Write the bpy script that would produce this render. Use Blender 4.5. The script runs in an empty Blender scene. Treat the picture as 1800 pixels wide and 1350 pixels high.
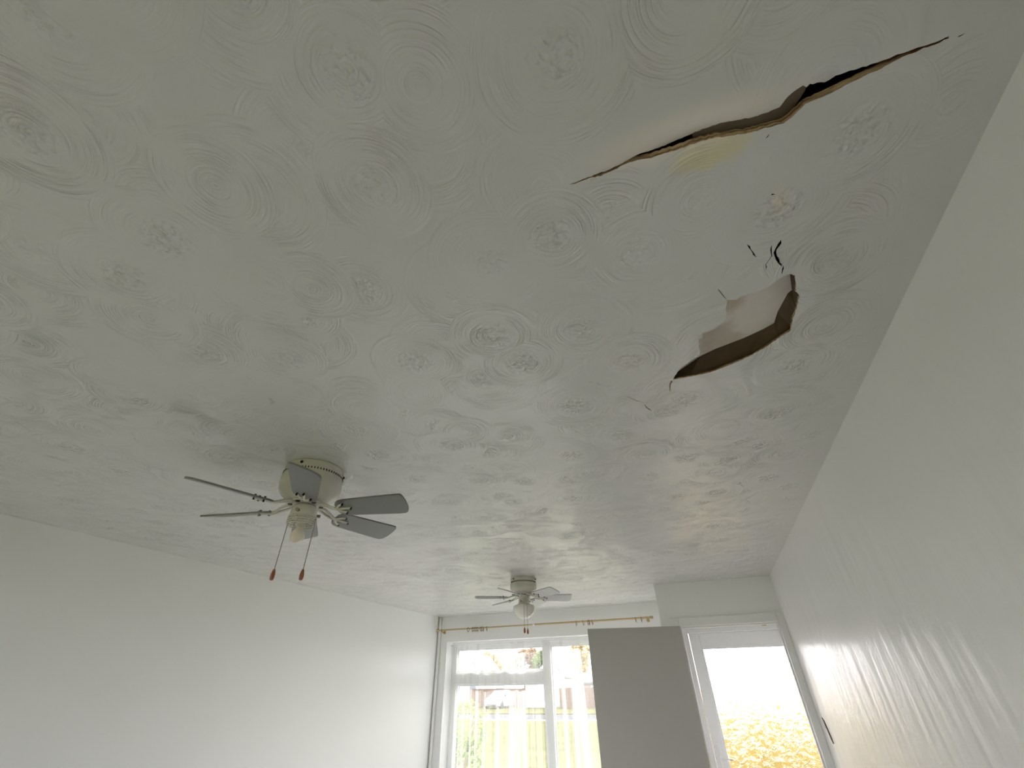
import bpy, bmesh, math, random
import numpy as np
from mathutils import Vector, Matrix
from mathutils.geometry import delaunay_2d_cdt

random.seed(7)
rng = np.random.default_rng(11)
scn = bpy.context.scene
C = scn.collection
PI = math.pi

# ------------------------------------------------------------------ camera
def make_camera():
    yaw, pit, rol, f = -0.3674, 0.6200, -0.0168, 744.88
    cy, sy, cp, sp = math.cos(yaw), math.sin(yaw), math.cos(pit), math.sin(pit)
    fwd = Vector((sy * cp, cy * cp, sp)); right = Vector((cy, -sy, 0)); up = right.cross(fwd)
    r = right * math.cos(rol) + up * math.sin(rol)
    u = -right * math.sin(rol) + up * math.cos(rol)
    cd = bpy.data.cameras.new('camera'); co = bpy.data.objects.new('camera', cd); C.objects.link(co)
    cd.sensor_fit = 'HORIZONTAL'; cd.sensor_width = 36.0; cd.lens = f / 1800 * 36.0
    cd.clip_start = 0.02; cd.clip_end = 400
    m = Matrix((r, u, -fwd)).transposed().to_4x4(); m.translation = (0, 0, 1.537)
    co.matrix_world = m
    scn.camera = co
make_camera()

# ------------------------------------------------------------------ sky, exposure
w = bpy.data.worlds.new('overcast_sky'); scn.world = w; w.use_nodes = True
bg = w.node_tree.nodes['Background']
bg.inputs[0].default_value = (1.005, 0.965, 0.99, 1); bg.inputs[1].default_value = 2.9
sd = bpy.data.lights.new('sun', 'SUN'); sd.energy = 11.5; sd.angle = math.radians(3.0); sd.color = (1.0, .95, .92)
so = bpy.data.objects.new('sun', sd); C.objects.link(so)
so.rotation_euler = Vector((-.02, -1.0, -.50)).to_track_quat('-Z', 'Y').to_euler()
vs = scn.view_settings
vs.view_transform = 'Standard'; vs.look = 'None'; vs.gamma = 1.0; vs.use_curve_mapping = False
vs.exposure = 1.42
cy_ = scn.cycles
cy_.max_bounces = 9; cy_.diffuse_bounces = 6; cy_.glossy_bounces = 3
cy_.transmission_bounces = 6; cy_.transparent_max_bounces = 8
cy_.use_adaptive_sampling = True; cy_.adaptive_threshold = .05; cy_.adaptive_min_samples = 24; cy_.use_denoising = True; cy_.sample_clamp_indirect = 8.0

# ------------------------------------------------------------------ room measures (metres)
XL, XR, YW, YD = -3.672, 0.719, 6.343, 5.146      # left wall, right wall, window wall, door wall
YB = -2.30                                          # wall behind the viewer
HC = 2.40                                           # ceiling
XB = -0.40                                          # corner of the door wall
DX0, DX1, DZ = -0.223, 0.660, 2.00                  # inner doorway
RX0, RX1, RZ0, RZ1 = -3.52, -0.70, 0.50, 2.077      # window reveal
YF = 6.53                                           # window frame plane
YO = 6.20                                           # outer door plane

# ------------------------------------------------------------------ node helpers
class G:
    def __init__(s, name):
        s.m = bpy.data.materials.new(name); s.m.use_nodes = True
        s.t = s.m.node_tree; s.n = s.t.nodes; s.l = s.t.links
        s.b = s.n['Principled BSDF']; s.out = s.n['Material Output']
        s._p = None
    def add(s, typ, **k):
        n = s.n.new(typ)
        for a, v in k.items(): setattr(n, a, v)
        return n
    def put(s, sock, v):
        if hasattr(v, 'is_linked'): s.l.new(v, sock)
        elif v is not None: sock.default_value = v
    def pos(s):
        if s._p is None: s._p = s.add('ShaderNodeNewGeometry').outputs['Position']
        return s._p
    def obj(s): return s.add('ShaderNodeTexCoord').outputs['Object']
    def math(s, op, a, b=None, c=None, clamp=False):
        n = s.add('ShaderNodeMath', operation=op); n.use_clamp = clamp
        s.put(n.inputs[0], a)
        if b is not None: s.put(n.inputs[1], b)
        if c is not None: s.put(n.inputs[2], c)
        return n.outputs[0]
    def vmath(s, op, a, b):
        n = s.add('ShaderNodeVectorMath', operation=op); s.put(n.inputs[0], a); s.put(n.inputs[1], b)
        return n.outputs[0] if op not in ('DISTANCE', 'LENGTH', 'DOT_PRODUCT') else n.outputs['Value']
    def noise(s, vec, scale, detail=2, rough=.5, dist=0.0):
        n = s.add('ShaderNodeTexNoise'); s.put(n.inputs['Vector'], vec); s.put(n.inputs['Scale'], scale)
        n.inputs['Detail'].default_value = detail; n.inputs['Roughness'].default_value = rough
        n.inputs['Distortion'].default_value = dist
        return n.outputs['Fac']
    def sep(s, v):
        n = s.add('ShaderNodeSeparateXYZ'); s.put(n.inputs[0], v); return n.outputs
    def comb(s, x, y, z):
        n = s.add('ShaderNodeCombineXYZ')
        for i, v in enumerate((x, y, z)): s.put(n.inputs[i], v)
        return n.outputs[0]
    def step(s, v, lo, hi):
        n = s.add('ShaderNodeMapRange', interpolation_type='SMOOTHSTEP')
        s.put(n.inputs[0], v); s.put(n.inputs[1], lo); s.put(n.inputs[2], hi)
        n.inputs[3].default_value = 0; n.inputs[4].default_value = 1
        return n.outputs[0]
    def mixf(s, f, a, b):
        n = s.add('ShaderNodeMix', data_type='FLOAT')
        s.put(n.inputs[0], f); s.put(n.inputs[2], a); s.put(n.inputs[3], b); return n.outputs[0]
    def mixc(s, f, a, b):
        n = s.add('ShaderNodeMix', data_type='RGBA')
        s.put(n.inputs[0], f)
        s.put(n.inputs[6], a if hasattr(a, 'is_linked') else (*a, 1)); s.put(n.inputs[7], b if hasattr(b, 'is_linked') else (*b, 1))
        return n.outputs[2]
    def bump(s, h, dist=1.0, strength=1.0, sock=None):
        n = s.add('ShaderNodeBump'); n.inputs['Strength'].default_value = strength
        n.inputs['Distance'].default_value = dist; s.put(n.inputs['Height'], h)
        s.l.new(n.outputs[0], sock or s.b.inputs['Normal']); return n.outputs[0]
    def set(s, **k):
        for a, v in k.items():
            key = {'color': 'Base Color', 'rough': 'Roughness', 'metal': 'Metallic', 'spec': 'Specular IOR Level',
                   'trans': 'Transmission Weight', 'ior': 'IOR', 'coat': 'Coat Weight', 'sub': 'Subsurface Weight'}[a]
            if a == 'color' and not hasattr(v, 'is_linked'): v = (*v, 1)
            s.put(s.b.inputs[key], v)
        return s

def plain(name, col, rough=.5, metal=0.0, spec=.5, var=.06, scale=12.0, relief=0.0):
    g = G(name); n = g.noise(g.pos(), scale, 3)
    a = tuple(c * (1 - var) for c in col); b = tuple(min(1, c * (1 + var)) for c in col)
    g.set(color=g.mixc(n, a, b), rough=rough, metal=metal, spec=spec)
    if relief: g.bump(g.math('MULTIPLY', n, relief))
    return g.m

# ------------------------------------------------------------------ materials
def swirl_height(g, p2, layers, scale, rad, ring_f, ring_a, blob_a):
    """overlapping brushed discs: rings round each centre, stippled lumps near the middle"""
    und = g.math('MULTIPLY', g.noise(p2, 4.5, 1.6, .55), .010)
    H = 0.0
    x, y, _ = g.sep(p2)
    wob = g.math('MULTIPLY', g.math('SUBTRACT', g.noise(p2, 5, 0), .5), .018)
    amp = g.math('MULTIPLY', g.step(g.noise(p2, 2.6, 0), .32, .60), g.step(g.noise(p2, 12, 1), .34, .62))
    lump = g.math('POWER', g.noise(p2, 62, 1, .55), 3.0)
    for i in range(layers):
        pv = g.vmath('ADD', p2, (3.17 * i + 1.3, 5.71 * i + .7, 0))
        v = g.add('ShaderNodeTexVoronoi', voronoi_dimensions='2D', feature='F1')
        g.put(v.inputs['Vector'], pv); v.inputs['Scale'].default_value = scale; v.inputs['Randomness'].default_value = .82
        d = g.math('ADD', g.math('DIVIDE', v.outputs['Distance'], scale), wob)
        r1, r2, r3 = g.sep(v.outputs['Color'])
        radius = g.math('MULTIPLY_ADD', r1, .045, rad)
        mask = g.step(d, radius, g.math('SUBTRACT', radius, .012))
        q = g.comb(g.math('MULTIPLY_ADD', d, ring_f, g.math('MULTIPLY', r2, 60)), g.math('MULTIPLY', x, 5.5), g.math('MULTIPLY', y, 5.5))
        ring = g.math('ABSOLUTE', g.math('SUBTRACT', g.noise(q, 1.0, 1.0, .6), .5))
        ring = g.math('SUBTRACT', 1.0, g.math('MINIMUM', g.math('MULTIPLY', ring, 6.0), 1.0))
        ring = g.math('MULTIPLY', g.math('MULTIPLY', ring, ring_a), g.math('MULTIPLY', g.math('MULTIPLY_ADD', amp, .93, .07), g.math('MULTIPLY_ADD', r2, .5, .5)))
        bm_ = g.math('MULTIPLY', g.step(d, .075, .015), g.step(r3, .25, .6))
        h = g.math('ADD', ring, g.math('MULTIPLY', g.math('MULTIPLY', lump, bm_), blob_a))
        h = g.math('ADD', h, .0004 * (i + 1))
        H = g.mixf(mask, H, h)
    return g.math('ADD', H, und)

def mat_ceiling():
    g = G('swirled_plaster_paint'); p = g.pos(); x, y, z = g.sep(p); p2 = g.comb(x, y, 0)
    H = swirl_height(g, p2, 3, 3.35, .125, 112.0, .0040, .026)
    smooth = g.step(x, XR - .02, XR - .22)                      # trowelled flat beside the right wall
    g.bump(g.math('MULTIPLY', H, g.math('MULTIPLY_ADD', smooth, .85, .15)), 1.0, .8)
    base = g.mixc(g.noise(p2, 1.7, 1), (.69, .685, .67), (.735, .733, .72))
    # yellow water stain round the crack, cream band along it painted paler for light the raised lip catches
    dn = g.math('MULTIPLY', g.math('SUBTRACT', g.noise(p2, 22, 2), .5), .07)
    ds = g.vmath('DISTANCE', g.vmath('MULTIPLY', p2, (1, 1.7, 0)), (.222, .525 * 1.7, 0))
    st = g.step(g.math('ADD', ds, dn), .092, .035)
    base = g.mixc(g.math('MULTIPLY', st, .75), base, (.76, .70, .40))
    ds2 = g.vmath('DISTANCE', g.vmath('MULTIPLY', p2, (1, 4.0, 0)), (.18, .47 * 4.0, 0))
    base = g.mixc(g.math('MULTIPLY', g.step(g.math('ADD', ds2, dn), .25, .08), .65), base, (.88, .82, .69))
    ds3 = g.vmath('DISTANCE', g.vmath('MULTIPLY', p2, (2.2, 1, 0)), (.362 * 2.2, .70, 0))
    base = g.mixc(g.math('MULTIPLY', g.step(g.math('ADD', ds3, dn), .05, .01), .5), base, (.82, .72, .58))
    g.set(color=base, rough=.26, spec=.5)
    return g.m

def mat_wall(name, col, rough, relief, streak, spec=.4):
    g = G(name); p = g.pos(); x, y, z = g.sep(p)
    n1 = g.noise(g.comb(x, g.math('MULTIPLY', y, 4.2), g.math('MULTIPLY', z, .9)), 1.6, 3.0, .5)
    n2 = g.noise(p, 130, 2)
    area = 1.0
    if streak > .003:                                        # worn, re-skimmed patch low on the wall
        e = g.math('MULTIPLY', g.math('SUBTRACT', g.noise(p, 1.3, 2), .5), 1.2)
        area = g.math('MULTIPLY_ADD', g.step(g.math('ADD', z, e), 2.25, 1.6), .92, .08)
    h = g.math('ADD', g.math('MULTIPLY', g.math('MULTIPLY', n1, streak), area), g.math('MULTIPLY', n2, relief))
    g.bump(h)
    c = g.mixc(g.noise(p, .9, 3), tuple(c * .965 for c in col), col)
    g.set(color=c, rough=rough, spec=spec)
    return g.m

def mat_board_edge():
    g = G('torn_board_edge'); p = g.pos(); x, y, z = g.sep(p)
    s = g.noise(g.comb(g.math('MULTIPLY', x, 10), 0, g.math('MULTIPLY', z, 260)), 1.0, 3)
    n = g.noise(p, 40, 3)
    c = g.mixc(g.step(s, .38, .62), (.20, .115, .055), (.56, .42, .26))
    c = g.mixc(g.step(n, .55, .75), c, (.30, .17, .11))
    g.set(color=c, rough=.9, spec=.2); g.bump(g.math('MULTIPLY', s, .003))
    return g.m

def mat_pale_board():
    g = G('exposed_pale_board'); p = g.pos()
    n = g.noise(p, 9, 4, .6); m = g.noise(p, 30, 3)
    x, y, z = g.sep(p)
    c = g.mixc(m, (.82, .76, .69), (.88, .83, .76))
    d = g.math('ADD', g.vmath('DISTANCE', g.comb(x, y, 0), (.245, 1.03, 0)), g.math('MULTIPLY', g.math('SUBTRACT', n, .5), .12))
    c = g.mixc(g.math('MULTIPLY', g.step(d, .085, .04), .55), c, (.50, .38, .26))
    d2 = g.math('ADD', g.vmath('DISTANCE', g.comb(x, y, 0), (.25, 1.21, 0)), g.math('MULTIPLY', g.math('SUBTRACT', n, .5), .2))
    c = g.mixc(g.math('MULTIPLY', g.step(d2, .10, .04), .5), c, (.50, .42, .31))
    g.set(color=c, rough=.95, spec=.1); g.bump(g.math('MULTIPLY', m, .002))
    return g.m

def mat_wood(name, a, b, scale=6, rough=.7, axis=0):
    g = G(name); p = g.pos(); x, y, z = g.sep(p); v = [x, y, z]
    q = g.comb(*[g.math('MULTIPLY', v[i], .12 if i == axis else 1.0) for i in range(3)])
    n = g.noise(q, scale * 6, 4, .6, .6)
    g.set(color=g.mixc(n, a, b), rough=rough, spec=.3); g.bump(g.math('MULTIPLY', n, .0015)); return g.m

def mat_glass():
    g = G('window_glass')
    t = g.add('ShaderNodeBsdfTransparent'); t.inputs[0].default_value = (.96, .98, .97, 1)
    gl = g.add('ShaderNodeBsdfGlossy'); gl.inputs['Roughness'].default_value = .02
    fr = g.add('ShaderNodeFresnel'); fr.inputs[0].default_value = 1.45
    mx = g.add('ShaderNodeMixShader'); g.l.new(fr.outputs[0], mx.inputs[0]); g.l.new(t.outputs[0], mx.inputs[1]); g.l.new(gl.outputs[0], mx.inputs[2])
    g.l.new(mx.outputs[0], g.out.inputs['Surface']); return g.m

def mat_obscure():
    g = G('patterned_obscure_glass'); x, y, z = g.sep(g.pos()); p2 = g.comb(x, z, 0)
    v = g.add('ShaderNodeTexVoronoi', voronoi_dimensions='2D', feature='F1'); v.inputs['Scale'].default_value = 7.5
    g.put(v.inputs['Vector'], g.vmath('ADD', p2, g.vmath('MULTIPLY', g.comb(g.noise(p2, 8, 2), g.noise(g.vmath('ADD', p2, (4, 4, 0)), 8, 2), 0), (.12, .12, 0))))
    d = v.outputs['Distance']
    leaf = g.math('SINE', g.math('MULTIPLY', d, 26.0))
    n = g.noise(p2, 24, 3, .55, 1.6)
    h = g.math('ADD', g.math('MULTIPLY', leaf, .0034), g.math('MULTIPLY', n, .0125))
    g.set(color=(1, 1, 1), rough=.06, trans=1.0, ior=1.45)
    g.bump(h); return g.m

def mat_net():
    g = G('sheer_net'); x, y, z = g.sep(g.pos())
    t = g.add('ShaderNodeBsdfTransparent')
    d = g.add('ShaderNodeBsdfDiffuse'); d.inputs[0].default_value = (.78, .78, .79, 1)
    tr = g.add('ShaderNodeBsdfTranslucent'); tr.inputs[0].default_value = (.72, .72, .73, 1)
    a = g.add('ShaderNodeMixShader'); a.inputs[0].default_value = .5
    g.l.new(d.outputs[0], a.inputs[1]); g.l.new(tr.outputs[0], a.inputs[2])
    mesh = g.noise(g.comb(g.math('MULTIPLY', x, 60), 0, g.math('MULTIPLY', z, 2)), 1.0, 2)
    band = g.step(g.noise(g.comb(g.math('MULTIPLY', x, 11), 0, g.math('MULTIPLY', z, .25)), 1.0, 1.5), .46, .60)
    mx = g.add('ShaderNodeMixShader'); g.put(mx.inputs[0], g.math('MULTIPLY_ADD', band, .14, g.math('MULTIPLY_ADD', mesh, .13, .05)))
    g.l.new(t.outputs[0], mx.inputs[1]); g.l.new(a.outputs[0], mx.inputs[2])
    g.l.new(mx.outputs[0], g.out.inputs['Surface']); return g.m

def mat_opal(name, col, rough=.25):
    g = G(name); g.set(color=col, rough=rough, sub=.6); g.b.inputs['Subsurface Radius'].default_value = (.02, .02, .02)
    g.put(g.b.inputs['Base Color'], g.mixc(g.noise(g.pos(), 20, 2), tuple(c * .97 for c in col), col)); return g.m

def mat_leaf(name, a, b):
    g = G(name); n = g.noise(g.pos(), 3.0, 3)
    c = g.mixc(g.step(n, .3, .7), a, b); g.set(color=c, rough=.6)
    tr = g.add('ShaderNodeBsdfTranslucent'); g.l.new(c, tr.inputs[0])
    mx = g.add('ShaderNodeMixShader'); mx.inputs[0].default_value = .4
    g.l.new(g.b.outputs[0], mx.inputs[1]); g.l.new(tr.outputs[0], mx.inputs[2]); g.l.new(mx.outputs[0], g.out.inputs['Surface']); return g.m

M = dict(
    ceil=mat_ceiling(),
    wall_left=mat_wall('white_eggshell_left', (.87, .88, .88), .45, .00012, .0006),
    wall_right=mat_wall('white_gloss_right', (.875, .872, .86), .26, .00006, .0085, .3),
    wall=mat_wall('white_wall_paint', (.86, .868, .868), .5, .00012, .0004),
    white=plain('white_gloss_trim', (.80, .80, .785), .28, var=.02),
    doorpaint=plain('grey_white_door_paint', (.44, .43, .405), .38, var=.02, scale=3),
    pvc=plain('white_plastic_frame', (.82, .83, .83), .3, var=.015),
    edge=mat_board_edge(), pale=mat_pale_board(),
    batten=mat_wood('dark_old_batten', (.075, .048, .026), (.14, .095, .055)),
    timber=mat_wood('grey_brown_timber', (.20, .15, .10), (.36, .28, .19)),
    void=plain('dusty_roof_void', (.05, .04, .032), .95, var=.3),
    floor=mat_wood('oak_floor', (.28, .277, .27), (.36, .357, .35), 2, .45, 1),
    fan=plain('cream_enamel', (.64, .62, .55), .22, var=.03),
    fan_dark=plain('vent_dark', (.03, .028, .022), .7),
    blade=plain('pale_grey_fan_blade', (.22, .225, .215), .42, var=.04, scale=5), blade_pale=plain('white_fan_blade', (.50, .50, .51), .4, var=.03, scale=5),
    steel=plain('dull_steel', (.38, .37, .34), .4, .85), screw=plain('dark_screw', (.06, .05, .04), .45, .6),
    chain=plain('bead_chain_metal', (.30, .29, .27), .4, .8),
    pull=plain('varnished_wood_pull', (.30, .095, .035), .3, var=.25, scale=60),
    bulb=mat_opal('opal_bulb', (.84, .78, .68)), globe=mat_opal('opal_glass_shade', (.80, .78, .72)),
    antique=plain('antique_brass', (.26, .17, .085), .38, .8), brass=plain('polished_brass', (.52, .40, .21), .32, .9), 
    glass=mat_glass(), obscure=mat_obscure(), net=mat_net(),
    lawn=None,
)

# ------------------------------------------------------------------ mesh helpers
def finish(name, bm, mat, parent=None, smooth=False, loc=None, bevel=0.0):
    me = bpy.data.meshes.new(name)
    bmesh.ops.recalc_face_normals(bm, faces=bm.faces)
    bm.to_mesh(me); bm.free()
    if mat is not None: me.materials.append(M[mat] if isinstance(mat, str) else mat)
    if smooth:
        for p in me.polygons: p.use_smooth = True
        if smooth != 'all' and hasattr(me, 'set_sharp_from_angle'): me.set_sharp_from_angle(angle=math.radians(38))
    o = bpy.data.objects.new(name, me); C.objects.link(o)
    if parent is not None: o.parent = parent
    if loc is not None: o.location = loc
    if bevel:
        b = o.modifiers.new('bevel', 'BEVEL'); b.width = bevel; b.segments = 2; b.limit_method = 'ANGLE'
    return o
def box(bm, x0, x1, y0, y1, z0, z1):
    vs_ = [bm.verts.new((x, y, z)) for x in (x0, x1) for y in (y0, y1) for z in (z0, z1)]
    for f in ((0, 1, 3, 2), (4, 6, 7, 5), (0, 4, 5, 1), (2, 3, 7, 6), (0, 2, 6, 4), (1, 5, 7, 3)):
        bm.faces.new([vs_[i] for i in f])
    return vs_
def boxes(name, L, mat, parent=None, bevel=0.0):
    bm = bmesh.new()
    for b in L: box(bm, *b)
    return finish(name, bm, mat, parent, bevel=bevel)
def lathe(bm, prof, seg=40, c=(0, 0, 0), close=True):
    rings = []
    for r, z in prof:
        if r < 1e-6: rings.append([bm.verts.new((c[0], c[1], c[2] + z))])
        else: rings.append([bm.verts.new((c[0] + r * math.cos(2 * PI * k / seg), c[1] + r * math.sin(2 * PI * k / seg), c[2] + z)) for k in range(seg)])
    for a, b in zip(rings, rings[1:]):
        for k in range(seg):
            k2 = (k + 1) % seg
            if len(a) == 1 and len(b) == 1: continue
            if len(a) == 1: bm.faces.new((a[0], b[k], b[k2]))
            elif len(b) == 1: bm.faces.new((a[k], b[0], a[k2]))
            else: bm.faces.new((a[k], b[k], b[k2], a[k2]))
def tube(bm, pts, r, seg=10, caps=True):
    pts = [Vector(p) for p in pts]; rings = []
    rr = r if isinstance(r, (list, tuple)) else [r] * len(pts)
    for i, p in enumerate(pts):
        t = (pts[min(i + 1, len(pts) - 1)] - pts[max(i - 1, 0)]).normalized()
        ref = Vector((0, 0, 1)) if abs(t.z) < .9 else Vector((1, 0, 0))
        a = t.cross(ref).normalized(); b = t.cross(a)
        rings.append([bm.verts.new(p + (a * math.cos(2 * PI * k / seg) + b * math.sin(2 * PI * k / seg)) * rr[i]) for k in range(seg)])
    for a, b in zip(rings, rings[1:]):
        for k in range(seg): bm.faces.new((a[k], a[(k + 1) % seg], b[(k + 1) % seg], b[k]))
    if caps: bm.faces.new(rings[0]); bm.faces.new(rings[-1][::-1])
def torus(bm, R, r, c, axis='x', seg=24, s2=8):
    rings = []
    for i in range(seg):
        a = 2 * PI * i / seg; ring = []
        for j in range(s2):
            b = 2 * PI * j / s2; q = R + r * math.cos(b); h = r * math.sin(b)
            v = {'x': (h, q * math.cos(a), q * math.sin(a)), 'z': (q * math.cos(a), q * math.sin(a), h), 'y': (q * math.cos(a), h, q * math.sin(a))}[axis]
            ring.append(bm.verts.new((c[0] + v[0], c[1] + v[1], c[2] + v[2])))
        rings.append(ring)
    for i in range(seg):
        a, b = rings[i], rings[(i + 1) % seg]
        for j in range(s2): bm.faces.new((a[j], a[(j + 1) % s2], b[(j + 1) % s2], b[j]))
def ball(bm, c, r, sx=1, sy=1, sz=1, u=12, v=8):
    m = Matrix.Translation(c) @ Matrix.Diagonal((sx * r, sy * r, sz * r, 1))
    bmesh.ops.create_uvsphere(bm, u_segments=u, v_segments=v, radius=1, matrix=m)
def prism(bm, poly, fn, t0, t1):
    a = [bm.verts.new(fn(x, y, t0)) for x, y in poly]; b = [bm.verts.new(fn(x, y, t1)) for x, y in poly]
    bm.faces.new(a); bm.faces.new(b[::-1])
    for i in range(len(poly)): j = (i + 1) % len(poly); bm.faces.new((a[i], a[j], b[j], b[i]))
def empty(name, loc=(0, 0, 0), rotz=0.0):
    o = bpy.data.objects.new(name, None); C.objects.link(o); o.location = loc; o.rotation_euler = (0, 0, rotz); o.empty_display_size = .05
    return o
def tag(o, label, cat=None, group=None, kind=None):
    o['label'] = label
    if cat: o['category'] = cat
    if group: o['group'] = group
    if kind: o['kind'] = kind
    return o
def struct(o, label=None):
    o['kind'] = 'structure'
    if label: o['label'] = label
    return o

# ------------------------------------------------------------------ room shell
TOP = 2.62
struct(boxes('floor', [(XL - .2, 1.2, YB - .2, YO + .4, -.12, 0)], 'floor'), 'wooden floor of the empty room below the view')
struct(boxes('wall_left', [(XL - .2, XL, YB - .2, YW + .3, 0, TOP)], 'wall_left'), 'plain smooth white wall on the left side')
wr = struct(boxes('wall_right', [(XR, XR + .2, YB - .2, YD, 0, TOP)], 'wall_right'), 'shiny uneven white wall on the right side')
struct(boxes('wall_back', [(XL, -3.1, YB - .2, YB, 0, TOP), (.15, XR, YB - .2, YB, 0, TOP), (-3.1, .15, YB - .2, YB, 0, .25), (-3.1, .15, YB - .2, YB, 2.10, TOP)], 'wall'), 'white wall with an added wide window behind the viewer')
struct(boxes('wall_window', [(XL, RX0, YW, YW + .30, 0, TOP), (RX1, XB + .1, YW, YW + .30, 0, TOP), (RX0, RX1, YW, YW + .30, RZ1, TOP), (RX0, RX1, YW, YW + .30, 0, RZ0)], 'wall'),
       'recessed white wall around the wide window')
struct(boxes('wall_door', [(XB, DX0 - .03, YD, YD + .11, 0, TOP), (DX1 + .03, XR + .2, YD, YD + .11, 0, TOP), (DX0 - .03, DX1 + .03, YD, YD + .11, DZ + .03, TOP)], 'wall'),
       'grey shaded wall above the doorway, standing forward of the window')
struct(boxes('wall_return', [(XB, XB + .1, YD + .11, YW, 0, TOP)], 'wall'), 'short side wall between window recess and porch')
struct(boxes('wall_porch', [(1.1, 1.22, YD + .11, YO + .35, 0, TOP), (XB + .1, -.27, YO, YO + .30, 0, TOP), (.99, 1.1, YO, YO + .30, 0, TOP), (-.27, .99, YO, YO + .30, 2.11, TOP), (XR + .2, 1.22, YD, YD + .11, 0, TOP)], 'wall'),
       'white porch walls seen through the open doorway')

# ------------------------------------------------------------------ cracked ceiling
UP = [(-0.0545, 0.4945), (-0.0193, 0.4925), (0.0028, 0.4912), (0.0266, 0.4912), (0.0554, 0.4899), (0.0771, 0.4853), (0.0979, 0.4847), (0.1272, 0.4885), (0.1584, 0.4877), (0.1841, 0.486), (0.209, 0.4829), (0.2377, 0.4838), (0.2702, 0.4904), (0.2945, 0.4961), (0.3227, 0.4988), (0.3418, 0.4968), (0.3517, 0.4807), (0.36, 0.475), (0.3741, 0.4708), (0.3819, 0.4783), (0.3864, 0.474), (0.4115, 0.484), (0.418, 0.4825), (0.4271, 0.4779), (0.4426, 0.4784), (0.4663, 0.4791), (0.4719, 0.4814), (0.4946, 0.4803), (0.5105, 0.4794), (0.5219, 0.4803), (0.5267, 0.4804), (0.543, 0.4803), (0.5633, 0.4827), (0.5874, 0.4828)]
LO = [(0.5869, 0.4859), (0.5646, 0.4867), (0.548, 0.4858), (0.5314, 0.4858), (0.5231, 0.4858), (0.5054, 0.4889), (0.4821, 0.4918), (0.4617, 0.4943), (0.4404, 0.4948), (0.4197, 0.4996), (0.3978, 0.5002), (0.3792, 0.5005), (0.369, 0.5086), (0.3587, 0.5169), (0.3458, 0.5224), (0.3318, 0.52), (0.3078, 0.5175), (0.2795, 0.5148), (0.2548, 0.5084), (0.2342, 0.5019), (0.2177, 0.4989), (0.1969, 0.4976), (0.1673, 0.4977), (0.1414, 0.4972), (0.1106, 0.4967), (0.0799, 0.4909), (0.057, 0.4908), (0.0257, 0.4961), (0.0109, 0.4985), (-0.0052, 0.4946), (-0.0297, 0.495)]
HOLE = [(0.0929, 1.3143), (0.1059, 1.284), (0.1187, 1.2516), (0.1406, 1.2341), (0.1623, 1.2074), (0.1827, 1.2034), (0.1802, 1.1156), (0.1922, 1.1158), (0.1931, 1.0843), (0.2187, 1.0859), (0.2419, 1.072), (0.26, 1.0536), (0.2563, 1.0039), (0.2597, 0.9757), (0.2833, 0.985), (0.2979, 0.973), (0.3273, 0.9762), (0.356, 0.9708), (0.3792, 0.9563), (0.398, 0.9435), (0.4097, 0.9427), (0.4248, 0.955), (0.4318, 0.9972), (0.432, 1.016), (0.4445, 1.0343), (0.4439, 1.0808), (0.4403, 1.1219), (0.4403, 1.1836), (0.407, 1.2093), (0.3719, 1.2412), (0.3345, 1.2661), (0.2853, 1.2887), (0.2127, 1.3159), (0.148, 1.317), (0.1039, 1.3164)]
SLITS = [  # hairline cracks: (points, half width)
    ([(.3028, .8014), (.3114, .8208), (.3201, .8406), (.3265, .8515)], .0019),
    ([(.3583, .8273), (.3615, .8633), (.35, .8862), (.3513, .9037)], .0015),
    ([(.3776, .8198), (.3692, .845), (.3713, .8675), (.3814, .8937), (.3906, .9088), (.3912, .9349)], .0036),
    ([(.2366, .9257), (.2491, .9525), (.2588, .9730)], .0013),
    ([(-.0795, 1.3537), (-.0424, 1.4105), (-.0203, 1.4325), (-.0149, 1.4741), (-.0011, 1.5024)], .0015),
    ([(.3234, .5330), (.318, .5400)], .0014),
    ([(.6005, .4892), (.6110, .4885)], .0008),
    ([(.3432, .6755), (.3490, .6790)], .0022),
]
def sag(x, y, side=0):
    s = np.where(y < .44, .115, .30)
    g = .024 * np.exp(-((x - .27) / .36) ** 2 - ((y - .44) / s) ** 2)
    g = g + .014 * np.exp(-((x - .27) / .22) ** 2 - ((y - 1.14) / .22) ** 2)
    yc = np.interp(x, [-0.055, -0.0052, 0.0445, 0.0943, 0.1441, 0.1938, 0.2436, 0.2934, 0.3432, 0.3929, 0.4427, 0.4925, 0.5422, 0.592], [0.4955, 0.4977, 0.496, 0.4912, 0.4912, 0.4892, 0.4935, 0.5047, 0.5037, 0.4897, 0.4886, 0.4899, 0.4887, 0.4882])   # line of the crack
    t = np.clip((y - (yc - .05)) / .05, 0, 1); ww = np.clip((x - .03) / .12, 0, 1) * np.clip((.53 - x) / .12, 0, 1)
    near = np.where(side == 0, y < yc, np.asarray(side) < 0)
    return g - np.where(near, .016 * t * ww, 0)

def slit_poly(pts, hw):
    P = [Vector((*p, 0)) for p in pts]; L, R = [], []
    Q = []                                                    # jitter extra points in
    for a, b in zip(P, P[1:]):
        Q.append(a); Q.append((a * .6 + b * .4) + Vector((random.uniform(-1, 1), random.uniform(-1, 1), 0)) * hw * 1.2)
    Q.append(P[-1])
    for i, p in enumerate(Q):
        t = (Q[min(i + 1, len(Q) - 1)] - Q[max(i - 1, 0)]).normalized(); n = Vector((-t.y, t.x, 0))
        k = hw * (.12 if i in (0, len(Q) - 1) else random.uniform(.35, 1.2))
        L.append((p + n * k).to_2d()); R.append((p - n * k).to_2d())
    return [tuple(v) for v in L + R[::-1]]

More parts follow.
